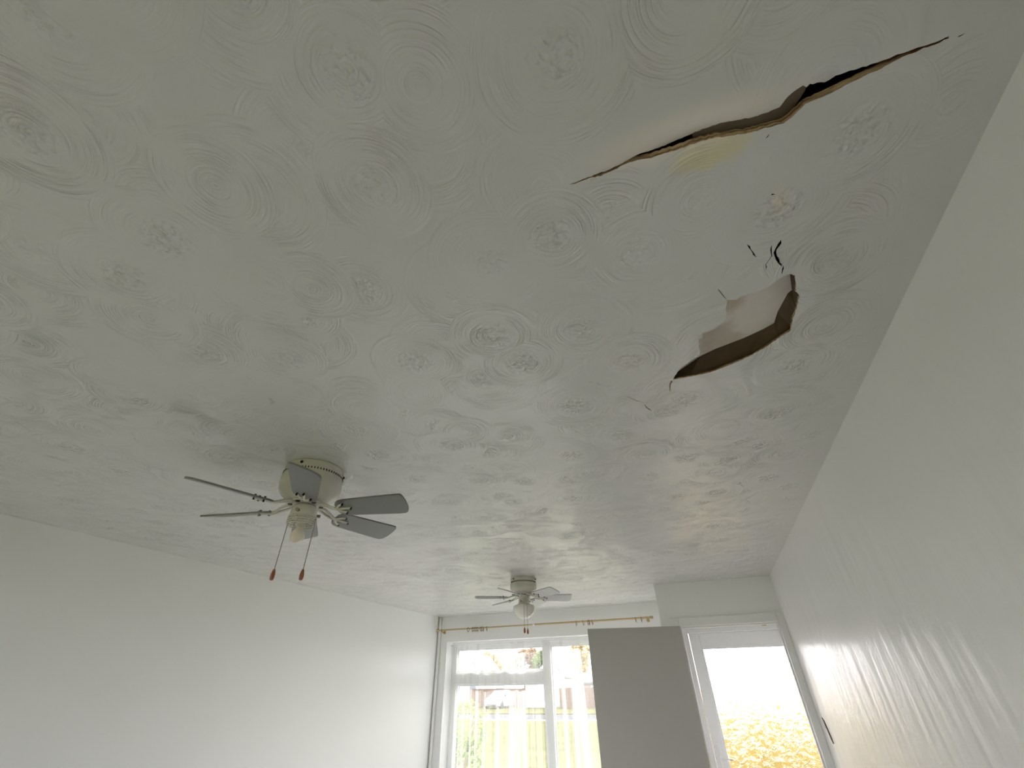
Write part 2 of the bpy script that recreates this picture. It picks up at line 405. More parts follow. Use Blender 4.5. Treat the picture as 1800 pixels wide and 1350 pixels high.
def inside(px_, py_, poly):
    c = np.zeros(len(px_), bool); n = len(poly)
    for i in range(n):
        x1, y1 = poly[i]; x2, y2 = poly[(i + 1) % n]
        k = ((y1 > py_) != (y2 > py_)) & (px_ < (x2 - x1) * (py_ - y1) / ((y2 - y1) if y2 != y1 else 1e-12) + x1)
        c ^= k
    return c

def subdivide_loop(poly, maxlen, jit):
    out = []
    for i, a in enumerate(poly):
        b = poly[(i + 1) % len(poly)]; d = math.dist(a, b); n = max(1, int(d / maxlen))
        for k in range(n):
            t = k / n; j = 0 if k == 0 else jit
            out.append((a[0] * (1 - t) + b[0] * t + random.uniform(-j, j), a[1] * (1 - t) + b[1] * t + random.uniform(-j, j)))
    return out

def build_ceiling():
    crack = subdivide_loop(UP + LO, .0055, .0013)
    hole = subdivide_loop(HOLE, .006, .0014)
    loops = [crack, hole] + [slit_poly(*s) for s in SLITS]
    outline = [(XL - .05, YB - .05), (1.15, YB - .05), (1.15, YO + .1), (XB + .05, YO + .1), (XB + .05, YW + .05), (XL - .05, YW + .05)]
    pts, edges = [], []
    for lp in [outline] + loops:
        o = len(pts); pts += lp; edges += [(o + i, o + (i + 1) % len(lp)) for i in range(len(lp))]
    gx, gy = [], []
    def grid(x0, x1, y0, y1, st, skip=None):
        X, Y = np.meshgrid(np.arange(x0 + st / 2, x1, st), np.arange(y0 + st / 2, y1, st)); X = X.ravel(); Y = Y.ravel()
        X = X + rng.uniform(-.12, .12, X.size) * st; Y = Y + rng.uniform(-.12, .12, Y.size) * st
        if skip: k = ~((X > skip[0]) & (X < skip[1]) & (Y > skip[2]) & (Y < skip[3])); X, Y = X[k], Y[k]
        gx.append(X); gy.append(Y)
    fine = (-.45, .72, .05, 1.70)
    grid(*fine, .014); grid(XL, 1.1, YB, YO, .12, fine); grid(XL, XB, YO, YW, .12)
    X = np.concatenate(gx); Y = np.concatenate(gy)
    keep = np.ones(X.size, bool)
    L = np.array([p for lp in loops for p in lp])
    near = (X > -.2) & (X < .7) & (Y > .4) & (Y < 1.6)
    for i in np.where(near)[0]:
        if (np.abs(L[:, 0] - X[i]) + np.abs(L[:, 1] - Y[i])).min() < .007: keep[i] = False
    pts += list(zip(X[keep].tolist(), Y[keep].tolist()))
    V, _, F, OV, *_ = delaunay_2d_cdt([Vector(p) for p in pts], edges, [], 0, 1e-7)
    V = np.array([(v.x, v.y) for v in V]); F = np.array([list(f) for f in F if len(f) == 3])
    c = V[F].mean(1)
    ok = inside(c[:, 0], c[:, 1], outline)
    for lp in loops: ok &= ~inside(c[:, 0], c[:, 1], lp)
    F = F[ok]
    i0 = len(subdivide_loop(UP + [LO[0]], .0055, 0)) - max(1, int(math.dist(LO[0], UP[0]) / .0055))
    n0, nc_ = len(outline), len(crack); side = np.zeros(len(V))
    for k, ov in enumerate(OV):
        for v in ov:
            if n0 <= v < n0 + i0: side[k] = -1
            elif n0 + i0 <= v < n0 + nc_: side[k] = 1
    z = HC - sag(V[:, 0], V[:, 1], side)
    me = bpy.data.meshes.new('ceiling')
    a, b, d = V[F[:, 0]], V[F[:, 1]], V[F[:, 2]]
    ccw = ((b[:, 0] - a[:, 0]) * (d[:, 1] - a[:, 1]) - (b[:, 1] - a[:, 1]) * (d[:, 0] - a[:, 0])) > 0
    F[ccw] = F[ccw][:, ::-1]                                  # faces look down
    me.from_pydata(np.column_stack([V, z]).tolist(), [], F.tolist()); me.update()
    for p in me.polygons: p.use_smooth = True
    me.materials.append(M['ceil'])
    o = bpy.data.objects.new('ceiling', me); C.objects.link(o); struct(o, 'white swirl-textured plaster ceiling, sagging and broken open at right')
    # broken board edges, standing up from each rim
    def rim(name, lp, h, lean, mat, closed=True, side=0):
        bm = bmesh.new(); P = np.array(lp); zz = HC - sag(P[:, 0], P[:, 1], side); n = len(lp)
        lv = [bm.verts.new((P[i, 0], P[i, 1], zz[i])) for i in range(n)]
        rows = [lv]
        for k in (.4, 1.0):
            rows.append([bm.verts.new((P[i, 0] + random.uniform(-.0012, .0012), P[i, 1] + lean * k + random.uniform(-.0012, .0012), zz[i] + h * k)) for i in range(n)])
        for r0, r1 in zip(rows, rows[1:]):
            for i in range(n if closed else n - 1):
                j = (i + 1) % n; bm.faces.new((r0[i], r0[j], r1[j], r1[i]))
        return finish(name, bm, mat, o, smooth=False)
    r = rim('board_edge', hole, .006, 0, 'edge'); r['label'] = 'torn brown edge of the broken board'
    near_e, far_e = crack[:i0], crack[i0:]
    rim('board_edge', near_e, .012, 0, 'edge', False, -1)
    rim('board_edge', far_e, .013, -.003, 'edge', False, 1)
    for lp in loops[2:]: rim('crack_edge', lp, .006, 0, 'void')
    # void above
    boxes('roof_deck', [(XL - .2, 1.22, YB - .2, YO + .35, 2.60, 2.64), (XL - .2, XB + .1, YO, YW + .3, 2.60, 2.64)], 'void', o)
    return o
ceil = build_ceiling()

# pale old board seen up through the hole and the dark batten that closes its far side
BORDER = [(0.0882, 1.345), (0.125, 1.3325), (0.1936, 1.2755), (0.2418, 1.2545), (0.3281, 1.2314), (0.3854, 1.2081), (0.4123, 1.1906), (0.417, 1.1417), (0.436, 1.0699), (0.4455, 1.0602), (0.4347, 1.0034), (0.43, .965)]
RIMF = [(0.0880, 1.3300), (0.110, 1.3330), (0.150, 1.3320), (0.2150, 1.3250), (0.2880, 1.2980), (0.3380, 1.2730), (0.3750, 1.2480), (0.412, 1.2160), (0.446, 1.187), (0.449, 1.100), (0.450, 1.03), (0.437, .96)]
bm = bmesh.new(); box(bm, -.12, .66, .95, 1.62, HC + .040, HC + .052)
pb = finish('exposed_board', bm, 'pale', ceil); pb['label'] = 'pale old board exposed inside the hole'
bm = bmesh.new()
def strip(bm, A, B, za, zb, n=1):
    a = [bm.verts.new((x, y, za)) for x, y in A]; b = [bm.verts.new((x, y, zb)) for x, y in B]
    for i in range(len(A) - 1): bm.faces.new((a[i], a[i + 1], b[i + 1], b[i]))
    return a, b
zr = HC + .004
a, b = strip(bm, BORDER, RIMF, HC + .0398, zr)
off = [(x + .05, y + .06) for x, y in BORDER]; off2 = [(x + .05, y + .06) for x, y in RIMF]
c_, d_ = strip(bm, off, off2, HC + .0398, zr + .008)
for r0, r1 in ((a, c_), (b, d_)):
    for i in range(len(r0) - 1): bm.faces.new((r0[i], r0[i + 1], r1[i + 1], r1[i]))
bm.faces.new((a[0], b[0], d_[0], c_[0])); bm.faces.new((a[-1], b[-1], d_[-1], c_[-1]))
bt = finish('batten', bm, 'batten', ceil); bt['label'] = 'dark brown timber inside the hole'
bm = bmesh.new(); lathe(bm, [(0, 0), (.006, 0), (.005, -.002), (0, -.003)], 12, (.300, 1.005, HC + .0398))
nl = finish('nail_head', bm, 'screw', ceil, smooth=True)
# timber lying over the crack
bm = bmesh.new()
prism(bm, [(.19, .472), (.30, .486), (.36, .452), (.395, .452), (.385, .49), (.345, .555), (.20, .545)], lambda x, y, t: (x, y, t), HC + .001, HC + .045)
t1 = finish('joist_end', bm, 'timber', ceil); t1['label'] = 'brown timber showing inside the long crack'
# curled paper at the hole's left tip
bm = bmesh.new(); P = [(.0899, 1.3165), (.0850, 1.327), (.0808, 1.3413), (.0790, 1.362), (.0777, 1.3812)]
rows = []
for i, (x, y) in enumerate(P):
    zz = HC - float(sag(np.array([x]), np.array([y]))[0]); wd = .0035 * (1 - i / 7)
    rows.append([bm.verts.new((x - wd, y, zz - .001)), bm.verts.new((x, y, zz - .006)), bm.verts.new((x + wd, y, zz - .002))])
for r0, r1 in zip(rows, rows[1:]):
    for k in range(2): bm.faces.new((r0[k], r0[k + 1], r1[k + 1], r1[k]))
pp = finish('paper_tear', bm, 'timber', ceil); pp['label'] = 'curl of torn brown paper at the hole tip'

# ------------------------------------------------------------------ window
win = struct(empty('window_1', ((RX0 + RX1) / 2, YF, RZ0)), 'wide white framed window behind a net curtain')
wx, wy, wz = win.location
def wbox(name, L, mat, parent=win, bevel=.004):
    return boxes(name, [(x0 - wx, x1 - wx, y0 - wy, y1 - wy, z0 - wz, z1 - wz) for x0, x1, y0, y1, z0, z1 in L], mat, parent, bevel)
fo = .085
wbox('window_frame', [(RX0, RX0 + fo, YF, YF + .07, RZ0, RZ1), (RX1 - fo, RX1, YF, YF + .07, RZ0, RZ1), (RX0 + fo, RX1 - fo, YF, YF + .07, RZ1 - fo, RZ1), (RX0 + fo, RX1 - fo, YF, YF + .07, RZ0, RZ0 + fo)], 'pvc')
wbox('mullion', [(-2.12, -2.02, YF - .004, YF + .07, RZ0 + fo, RZ1 - fo)], 'pvc')
wbox('transom', [(RX0 + fo, -2.12, YF - .004, YF + .07, 1.572, 1.708)], 'pvc')
wbox('transom_drip', [(RX0 + fo, -2.12, YF - .016, YF - .004, 1.696, 1.706)], 'pvc', bevel=.002)
for x0, x1, z0, z1 in ((RX0 + fo, -2.12, 1.708, RZ1 - fo), (RX0 + fo, -2.12, RZ0 + fo, 1.572), (-2.02, RX1 - fo, RZ0 + fo, RZ1 - fo)):
    b_ = .022
    p = wbox('pane', [(x0, x1, YF + .03, YF + .036, z0, z1)], 'glass', bevel=0)
    bd = wbox('glazing_bead', [(x0, x0 + b_, YF + .012, YF + .03, z0, z1), (x1 - b_, x1, YF + .012, YF + .03, z0, z1), (x0 + b_, x1 - b_, YF + .012, YF + .03, z1 - b_, z1), (x0 + b_, x1 - b_, YF + .012, YF + .03, z0, z0 + b_)], 'pvc', p, .002)
wbox('window_sill', [(RX0, RX1, YW - .06, YF, RZ0 - .03, RZ0)], 'white')

# unseen window added behind the viewer to brighten the room
w2 = struct(empty('added_window_2', (-1.475, YB - .1, .25)), 'added wide white framed window, unseen behind the viewer')
boxes('window_frame', [(-1.625, -1.545, -.035, .035, 0, 1.85), (1.545, 1.625, -.035, .035, 0, 1.85), (-1.545, 1.545, -.035, .035, 1.77, 1.85), (-1.545, 1.545, -.035, .035, 0, .08)], 'pvc', w2, .004)
for xm in (-.55, .47): boxes('mullion', [(xm, xm + .08, -.035, .035, .08, 1.77)], 'pvc', w2, .004)
for x0, x1 in ((-1.545, -.55), (-.47, .47), (.55, 1.545)): boxes('pane', [(x0, x1, -.003, .003, .08, 1.77)], 'glass', w2)

# net curtain
bm = bmesh.new(); n = 620; x0, x1 = RX0 + .01, RX1 - .02; zt, zb_ = 2.045, RZ0 + .01
zs = [zt, zt - .02, zt - .05, 1.85, 1.5, 1.1, .8, zb_]; rows = []
ph = [random.uniform(0, 6.28) for _ in range(6)]
for z in zs:
    k = min(1, (zt - z) / .25) * .75 + .25; row = []
    for i in range(n + 1):
        x = x0 + (x1 - x0) * i / n
        y = .024 * math.sin(x * 34 + 1.5 * math.sin(x * 3.1 + ph[0]) + ph[1]) + .010 * math.sin(x * 71 + 2 * math.sin(x * 2.2) + ph[2]) + .012 * math.sin(x * 13 + ph[3] + .3 * z)
        row.append(bm.verts.new((x + .013 * math.sin(x * 68 + 3 * math.sin(x * 3.1 + ph[0]) + 2 * ph[1]) * k + .004 * math.sin(z * 3 + x * 9), YF - .075 + y * k, z)))
    rows.append(row)
for r0, r1 in zip(rows, rows[1:]):
    for i in range(n): bm.faces.new((r0[i], r0[i + 1], r1[i + 1], r1[i]))
nc = empty('net_curtain', (0, 0, 0)); tag(nc, 'sheer white net curtain hanging in folds across the window', 'curtain')
finish('net_fabric', bm, 'net', nc, smooth='all')
bm = bmesh.new(); tube(bm, [(RX0, YF - .075, zt - .012), (RX1, YF - .075, zt - .012)], .0035, 8); finish('curtain_wire', bm, 'white', nc, smooth=True)

# pipe running down the corner
bm = bmesh.new(); tube(bm, [(XL + .030, YW - .024, 0), (XL + .030, YW - .024, HC - .005)], .019, 20)
struct(finish('trim_1', bm, 'white', smooth=True), 'white vertical pipe in the corner beside the window')

# curtain pole
PY, PZ = 6.243, 2.219
pole = empty('curtain_pole', (-2.105, PY, PZ)); tag(pole, 'thin brass curtain pole across the wall above the window', 'curtain pole')
def pl(name, fn, mat):
    bm = bmesh.new(); fn(bm); o = finish(name, bm, mat, pole, smooth=True)
    o.data.transform(Matrix.Translation((2.105, -PY, -PZ))); return o
pl('pole_tube', lambda b: tube(b, [(-3.60, PY, PZ), (-2.06, PY, PZ)], .0085, 14), 'brass')
pl('pole_tube', lambda b: tube(b, [(-2.14, PY, PZ), (-.61, PY, PZ)], .0105, 14), 'brass')
pl('joint_collar', lambda b: tube(b, [(-2.16, PY, PZ), (-2.13, PY, PZ)], .0145, 14), 'white')
for s, xe in ((-1, -3.60), (1, -.61)):
    pl('finial', lambda b: (tube(b, [(xe, PY, PZ), (xe + s * .012, PY, PZ), (xe + s * .022, PY, PZ), (xe + s * .036, PY, PZ), (xe + s * .048, PY, PZ)], [.010, .017, .013, .019, .008], 16)), 'brass')
    xb = xe - s * .03
    pl('pole_bracket', lambda b: (tube(b, [(xb, PY, PZ - .014), (xb, PY + .04, PZ - .020), (xb, YW, PZ - .020)], .006, 10), torus(b, .0145, .004, (xb, PY, PZ), 'x', 20, 8), tube(b, [(xb, YW - .006, PZ - .020), (xb, YW, PZ - .020)], .022, 18)), 'brass')
ring_x = [-3.136, -3.068, -3.048, -3.024, -3.004, -2.984, -2.938, -2.918, -2.898, -2.846, -1.55, -1.458, -1.392, -1.376, -1.337, -.781, -.71]
ORD = ['leftmost', 'second from left', 'third from left', 'fourth from left', 'fifth from left', 'sixth from left', 'seventh from left', 'eighth from left', 'ninth from left', 'tenth from left']
def ring_label(i):
    x = ring_x[i]
    if x < -2.97: side = 'in the wider left bunch' if 0 < i else 'alone at the left end'
    elif x < -2.87: side = 'in the narrow left bunch'
    elif x < -2: side = 'right of the bunches'
    elif x < -1: side = 'in the middle group'
    else: side = 'near the right end'
    if i < 10: return 'brass curtain ring %s, %s of all on the pole' % (side, ORD[i])
    if i < 15: return 'brass curtain ring %s, %s there' % (side, ORD[i - 10])
    return 'brass curtain ring %s, %s one there' % (side, ('inner', 'outermost')[i - 15])
bm = bmesh.new(); torus(bm, .0235, .0034, (0, 0, 0), 'x', 24, 8); ring_me = None
for i, rx in enumerate(ring_x):
    if ring_me is None:
        r = finish('curtain_ring', bm, 'antique', smooth=True); ring_me = r.data
        bm2 = bmesh.new(); torus(bm2, .0055, .0013, (0, 0, -.030), 'y', 14, 6); eye_me = None
    else:
        r = bpy.data.objects.new('curtain_ring', ring_me); C.objects.link(r)
    r.location = (rx, PY, PZ - .0120); r.rotation_euler = (0, random.uniform(-.12, .12), random.uniform(-.25, .25))
    if eye_me is None: e = finish('ring_eye', bm2, 'antique', r, smooth=True); eye_me = e.data
    else: e = bpy.data.objects.new('ring_eye', eye_me); C.objects.link(e); e.parent = r
    lab = ring_label(i)
    tag(r, lab, 'curtain ring', 'brass rings on the curtain pole')

# ------------------------------------------------------------------ inner doorway and open flush door
aw = .078
struct(boxes('trim_2', [(DX0 - aw, DX0, YD - .018, YD, 0, DZ + aw), (DX1, XR, YD - .018, YD, 0, DZ + aw), (DX0, DX1, YD - .018, YD, DZ, DZ + aw)], 'white', bevel=.004), 'white architrave around the doorway')
struct(boxes('trim_3', [(DX0 - .03, DX0, YD, YD + .11, 0, DZ + .03), (DX1, DX1 + .03, YD, YD + .11, 0, DZ + .03), (DX0, DX1, YD, YD + .11, DZ, DZ + .03),
                        (DX0, DX0 + .012, YD + .05, YD + .085, 0, DZ), (DX1 - .012, DX1, YD + .05, YD + .085, 0, DZ), (DX0 + .012, DX1 - .012, YD + .05, YD + .085, DZ - .012, DZ)], 'white', bevel=.002), 'white lining and stops of the doorway')
hx, hy = DX0 - .004, YD - .022
fx, fy = -1.112, 4.915
ang = math.atan2(fy - hy, fx - hx); wid = math.hypot(fx - hx, fy - hy)
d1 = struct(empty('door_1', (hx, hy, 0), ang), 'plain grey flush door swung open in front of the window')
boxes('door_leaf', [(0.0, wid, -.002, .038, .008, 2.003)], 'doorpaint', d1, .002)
for z in (.25, 1.0, 1.75):
    bm = bmesh.new(); tube(bm, [(-.006, .0, z - .045), (-.006, .0, z + .045)], .006, 10); finish('hinge', bm, 'brass', d1, smooth=True)
bm = bmesh.new(); tube(bm, [(wid - .06, -.002, 1.0), (wid - .06, -.05, 1.0)], .009, 10); tube(bm, [(wid - .06, -.05, 1.0), (wid - .17, -.05, 1.0)], .008, 10)
finish('door_handle', bm, 'steel', d1, smooth=True)

# ------------------------------------------------------------------ outer glazed door
d2 = struct(empty('door_2', (.36, YO, 0)), 'white framed outer door with patterned obscure glass')
def dbox(name, L, mat, parent=d2, bevel=.004):
    return boxes(name, [(x0 - .36, x1 - .36, y0 - YO, y1 - YO, z0, z1) for x0, x1, y0, y1, z0, z1 in L], mat, parent, bevel)
FX0, FX1, LX0, LX1, LT = -.27, .99, -.197, .917, 2.022
dbox('door_frame', [(FX0, LX0, YO + .0, YO + .07, 0, 2.11), (LX1, FX1, YO, YO + .07, 0, 2.11), (LX0, LX1, YO, YO + .07, LT, 2.11), (LX0, LX1, YO, YO + .07, 0, .03)], 'pvc')
GX0, GX1, GZ0, GZ1 = -.081, .80, .24, 1.872
lf = dbox('door_leaf', [(LX0 + .003, GX0, YO + .014, YO + .068, .034, LT - .003), (GX1, LX1 - .003, YO + .014, YO + .068, .034, LT - .003), (GX0, GX1, YO + .014, YO + .068, GZ1, LT - .003), (GX0, GX1, YO + .014, YO + .068, .034, GZ0)], 'pvc')
dbox('glazing_bead', [(GX0, GX0 + .014, YO + .022, YO + .034, GZ0, GZ1), (GX1 - .014, GX1, YO + .022, YO + .034, GZ0, GZ1), (GX0 + .014, GX1 - .014, YO + .022, YO + .034, GZ1 - .014, GZ1)], 'pvc', bevel=.002)
pg = dbox('pane', [(GX0, GX1, YO + .036, YO + .046, GZ0, GZ1)], 'obscure', bevel=0); pg['label'] = 'frosted glass with a scrolling leaf pattern'
hd = dbox('handle_plate', [(-.155, -.125, YO + .006, YO + .014, .80, 1.02)], 'white')
bm = bmesh.new(); tube(bm, [(-.50, .006, .905), (-.50, -.045, .905)], .010, 10); tube(bm, [(-.50, -.045, .905), (-.385, -.050, .90)], [.010, .008], 10)
finish('door_handle', bm, 'white', d2, smooth=True)
bm = bmesh.new(); box(bm, .62 - .36, .665 - .36, -.004, .0, 2.062, 2.078); ball(bm, (.642 - .36, -.006, 2.070), .006)
finish('door_catch', bm, 'brass', d2)
# chipped plaster at the edge of the right wall beside the door
bm = bmesh.new()
poly = [(4.935, 1.300), (4.905, 1.285), (4.895, 1.240), (4.870, 1.225), (4.845, 1.175), (4.800, 1.150), (4.815, 1.185), (4.835, 1.215), (4.860, 1.250), (4.885, 1.280)]
prism(bm, poly, lambda y, z, t: (t, y, z), XR - .006, XR)
cp = finish('plaster_chip', bm, 'batten', wr); cp['label'] = 'dark chip in the plaster beside the door'

# ------------------------------------------------------------------ ceiling fans
def make_fan(loc, th0, bz, R, globe, labels):
    """loc is the point on the ceiling; bz the drop of the blades below it"""
    f = empty('ceiling_fan', loc); tag(f, labels, 'ceiling fan', 'six bladed ceiling fans')
    hr = .135 if not globe else .128
    hb = -bz + .030
    bm = bmesh.new()
    if not globe:
        prof = [(0, 0), (hr * .95, 0), (hr * .97, -.006), (hr * .965, -.026), (hr * .985, -.032), (hr * .985, -.048), (hr * 1.0, -.052), (hr * 1.01, -.085), (hr * .985, -.110), (hr * .90, -.130), (hr * .74, hb + .018), (hr * .66, hb + .006), (hr * .62, hb), (0, hb)]
    else:
        prof = [(0, 0), (hr * .96, 0), (hr * .98, -.008), (hr * .97, -.030), (hr * .93, -.034), (hr * .93, -.042), (hr * .99, -.046), (hr * 1.0, -.080), (hr * .96, -.098), (hr * .80, -.120), (hr * .66, hb + .012), (hr * .60, hb), (0, hb)]
    lathe(bm, prof, 56)
    mh = finish('motor_housing', bm, 'fan', f, smooth=True)
    # ring of vent slots
    bm = bmesh.new(); nsl = 64; zc = -.040 if not globe else -.038; rr = hr * (.985 if not globe else .935)
    for k in range(nsl):
        a = 2 * PI * k / nsl; m = Matrix.Rotation(a, 4, 'Z') @ Matrix.Translation((rr, 0, zc)) @ Matrix.Diagonal((.003, .0048, .0085, 1))
        bmesh.ops.create_cube(bm, size=1, matrix=m)
    v = finish('vent_slots', bm, 'fan_dark', mh); v['kind'] = 'stuff'
    for k in range(3):
        a = th0 + .6 + 2 * PI * k / 3
        bm = bmesh.new(); ball(bm, (hr * .975 * math.cos(a), hr * .975 * math.sin(a), -.016), .007, u=10, v=6); finish('fixing_screw', bm, 'screw', mh, smooth=True)
    # rotor plate with dark holes
    bm = bmesh.new(); lathe(bm, [(0, hb), (.082, hb), (.084, hb - .004), (.080, hb - .010), (0, hb - .010)], 40)
    rp = finish('rotor_plate', bm, 'fan', f, smooth=True)
    for k in range(6):
        a = th0 + PI / 6 + k * PI / 3
        bm = bmesh.new(); lathe(bm, [(0, 0), (.010, 0), (.010, -.004), (0, -.004)], 12, (.066 * math.cos(a), .066 * math.sin(a), hb - .0085)); finish('bolt_hole', bm, 'fan_dark', rp)
    # blades
    pitch = math.radians(-17)
    r0, r1 = .155, R
    def outline():
        L = r1 - r0; P = []
        for t, wv in ((0, .022), (.02, .033), (.06, .042), (.13, .047), (.5, .0525), (.85, .0575), (.93, .056)): P.append((r0 + L * t, wv))
        for t, wv in ((.965, .050), (.985, .040), (.997, .025), (1.0, .008), (1.0, -.010), (.994, -.030), (.985, -.044), (.97, -.053), (.95, -.0575)): P.append((r0 + L * t, wv))
        for t, wv in ((.85, .0575), (.5, .0525), (.13, .047), (.06, .042), (.02, .033), (0, .022)): P.append((r0 + L * t, -wv))
        return P
    out = outline()
    bl_me = ir_me = sc_me = None
    for k in range(6):
        b = empty('blade', (0, 0, -bz), th0 + k * PI / 3); b.parent = f
        rot = Matrix.Rotation(pitch, 4, 'X')
        if bl_me is None:
            bm = bmesh.new(); prism(bm, out, lambda x, y, t: rot @ Vector((x, y * 1.14, t)), -.0038, .0038)
            o1 = finish('blade_panel', bm, 'blade_pale' if globe else 'blade', b); bl_me = o1.data
            bm = bmesh.new()                                   # cast arm with a three-pronged foot
            up_ = bz + hb - .006
            for s in (-1, 1):
                tube(bm, [Vector((.055, s * .010, up_)), Vector((.085, s * .018, up_ - .004)), Vector((.110, s * .017, up_ * .45)), Vector((.135, s * .008, .0)), Vector((.160, s * .004, -.006))], [.007, .0065, .006, .006, .006], 8)
            for ye, xe in ((-.030, .195), (0, .225), (.030, .195)):
                tube(bm, [rot @ Vector((.155, ye * .1, -.0055)), rot @ Vector((.178, ye * .8, -.0055)), rot @ Vector((xe, ye, -.0055))], [.006, .0055, .0065], 8)
            o2 = finish('blade_arm', bm, 'fan', b, smooth=True); ir_me = o2.data
            bm = bmesh.new(); tube(bm, [rot @ Vector((0, 0, -.014)), rot @ Vector((0, 0, .010))], .0045, 8)
            sc_me = bpy.data.meshes.new('screw'); bm.to_mesh(sc_me); bm.free(); sc_me.materials.append(M['screw'])
        else:
            for nm, me in (('blade_panel', bl_me), ('blade_arm', ir_me)):
                o = bpy.data.objects.new(nm, me); C.objects.link(o); o.parent = b
        for ye, xe in ((-.030, .195), (0, .225), (.030, .195)):
            o = bpy.data.objects.new('screw', sc_me); C.objects.link(o); o.parent = b; o.location = rot @ Vector((xe, ye, 0))
    # light kit below
    if not globe:
        bm = bmesh.new(); zt_ = hb - .010
        lathe(bm, [(0, zt_), (.040, zt_), (.048, zt_ - .006), (.054, zt_ - .014), (.056, zt_ - .050), (.052, zt_ - .056), (0, zt_ - .056)], 36)
        kt = finish('switch_housing', bm, 'fan', f, smooth=True)
        for k in range(3):
            a = -1.2 + k * 2 * PI / 3
            bm = bmesh.new(); tube(bm, [(.054 * math.cos(a), .054 * math.sin(a), zt_ - .040), (.072 * math.cos(a), .072 * math.sin(a), zt_ - .040)], [.007, .008], 12); finish('thumb_screw', bm, 'steel', kt, smooth=True)
        zg = zt_ - .056
        gl = None
        for k in range(4):
            bm = bmesh.new(); torus(bm, .058, .0025, (0, 0, zg - .004 - .010 * k), 'z', 36, 6); finish('gallery_ring', bm, 'fan', f, smooth=True)
        bm = bmesh.new()
        for k in range(24):
            a = 2 * PI * k / 24; tube(bm, [(.058 * math.cos(a), .058 * math.sin(a), zg + .002), (.058 * math.cos(a), .058 * math.sin(a), zg - .036)], .0022, 5)
        g_ = finish('gallery_bars', bm, 'fan', f); g_['kind'] = 'stuff'
        bm = bmesh.new(); lathe(bm, [(0, zg), (.022, zg), (.022, zg - .030), (.019, zg - .030), (.019, zg - .038), (0, zg - .038)], 24); finish('lamp_holder', bm, 'fan', f, smooth=True)
        zb2 = zg - .036
        bm = bmesh.new(); lathe(bm, [(.0, zb2), (.014, zb2 - .001), (.016, zb2 - .010), (.022, zb2 - .020), (.028, zb2 - .030), (.0305, zb2 - .043), (.028, zb2 - .058), (.020, zb2 - .069), (.010, zb2 - .0745), (0, zb2 - .076)], 28); finish('bulb', bm, 'bulb', f, smooth='all')
        ch = [(-.050, -.026, zg - .012, -.452), (.055, .026, zg - .002, -.452)]
    else:
        zt_ = hb - .010
        bm = bmesh.new(); lathe(bm, [(0, zt_), (.046, zt_), (.050, zt_ - .004), (.050, zt_ - .058), (.054, zt_ - .062), (.054, zt_ - .076), (.048, zt_ - .082), (0, zt_ - .082)], 36)
        kt = finish('switch_housing', bm, 'fan', f, smooth=True)
        for k in range(3):
            a = .4 + k * 2 * PI / 3
            bm = bmesh.new(); tube(bm, [(.05 * math.cos(a), .05 * math.sin(a), zt_ - .056), (.066 * math.cos(a), .066 * math.sin(a), zt_ - .056)], [.005, .006], 10); finish('thumb_screw', bm, 'steel', kt, smooth=True)
        zs_ = zt_ - .074
        bm = bmesh.new(); lathe(bm, [(.046, zs_ + .004), (.060, zs_ - .004), (.088, zs_ - .014), (.100, zs_ - .026), (.102, zs_ - .040), (.096, zs_ - .066), (.080, zs_ - .094), (.055, zs_ - .116), (.028, zs_ - .127), (0, zs_ - .130)], 40)
        gs = finish('glass_shade', bm, 'globe', f, smooth='all'); gs.modifiers.new('solid', 'SOLIDIFY').thickness = .003
        ch = [(.020, -.054, zt_ - .03, -.435), (.033, -.047, zt_ - .03, -.442)]
    for x, y, z0, z1 in ch:
        bm = bmesh.new()
        if globe:
            k = .110 / math.hypot(x, y)
            tube(bm, [(x, y, z0), (x * k, y * k, z0 - .05), (x * k, y * k, z1)], .0016, 6)
            x, y = x * k, y * k
        else: tube(bm, [(x, y, z0), (x, y, z1)], .0018, 6)
        c = finish('pull_chain', bm, 'chain', f, smooth=True)
        bm = bmesh.new(); lathe(bm, [(0, z1 + .006), (.004, z1 + .004), (.0065, z1 - .004), (.0088, z1 - .016), (.009, z1 - .028), (.0068, z1 - .037), (0, z1 - .040)], 14, (x, y, 0)); finish('chain_pull', bm, 'pull', c, smooth=True)
    return f
make_fan((-1.572, 1.427, HC - .001), math.radians(-106.7), .194, .484, False, 'large white ceiling fan nearest the viewer with a bare round bulb and pale blades')
make_fan((-1.546, 4.234, HC - .001), math.radians(-152.1), .167, .467, True, 'smaller looking ceiling fan by the window with an opal glass bowl shade')

# ------------------------------------------------------------------ outside
GZ = -.23
def ground(name, rect, z, a, b, scale, label):
    g = G(name + '_surface'); n = g.noise(g.pos(), scale, 4, .6)
    g.set(color=g.mixc(g.step(n, .35, .65), a, b), rough=1.0, spec=0.0); g.bump(g.math('MULTIPLY', n, .03))
    return struct(boxes(name, [(*rect, z - .1, z)], g.m), label)
ground('garden_path', (-6, 4, 6.66, 8.2), GZ + .02, (.16, .155, .15), (.22, .215, .205), 4, 'pale concrete path under the window')
ground('back_garden', (-45, 25, -40, YB - .25), GZ, (.10, .12, .04), (.18, .17, .08), .9, 'rear garden behind the viewer')
ground('lawn', (-45, 25, 8.2, 32), GZ, (.052, .054, .026), (.078, .074, .038), .9, 'yellow green lawn outside the window')
ground('road', (-60, 40, 32.3, 40), GZ - .04, (.045, .045, .048), (.065, .065, .068), 2, 'grey road beyond the lawn')
ground('kerb', (-60, 40, 32, 32.3), GZ + .04, (.5, .5, .48), (.6, .6, .58), 3, 'pale kerb between lawn and road')
ground('verge', (-60, 40, 40, 90), GZ, (.045, .048, .020), (.075, .068, .033), 1.2, 'grassy verge and drives across the road')

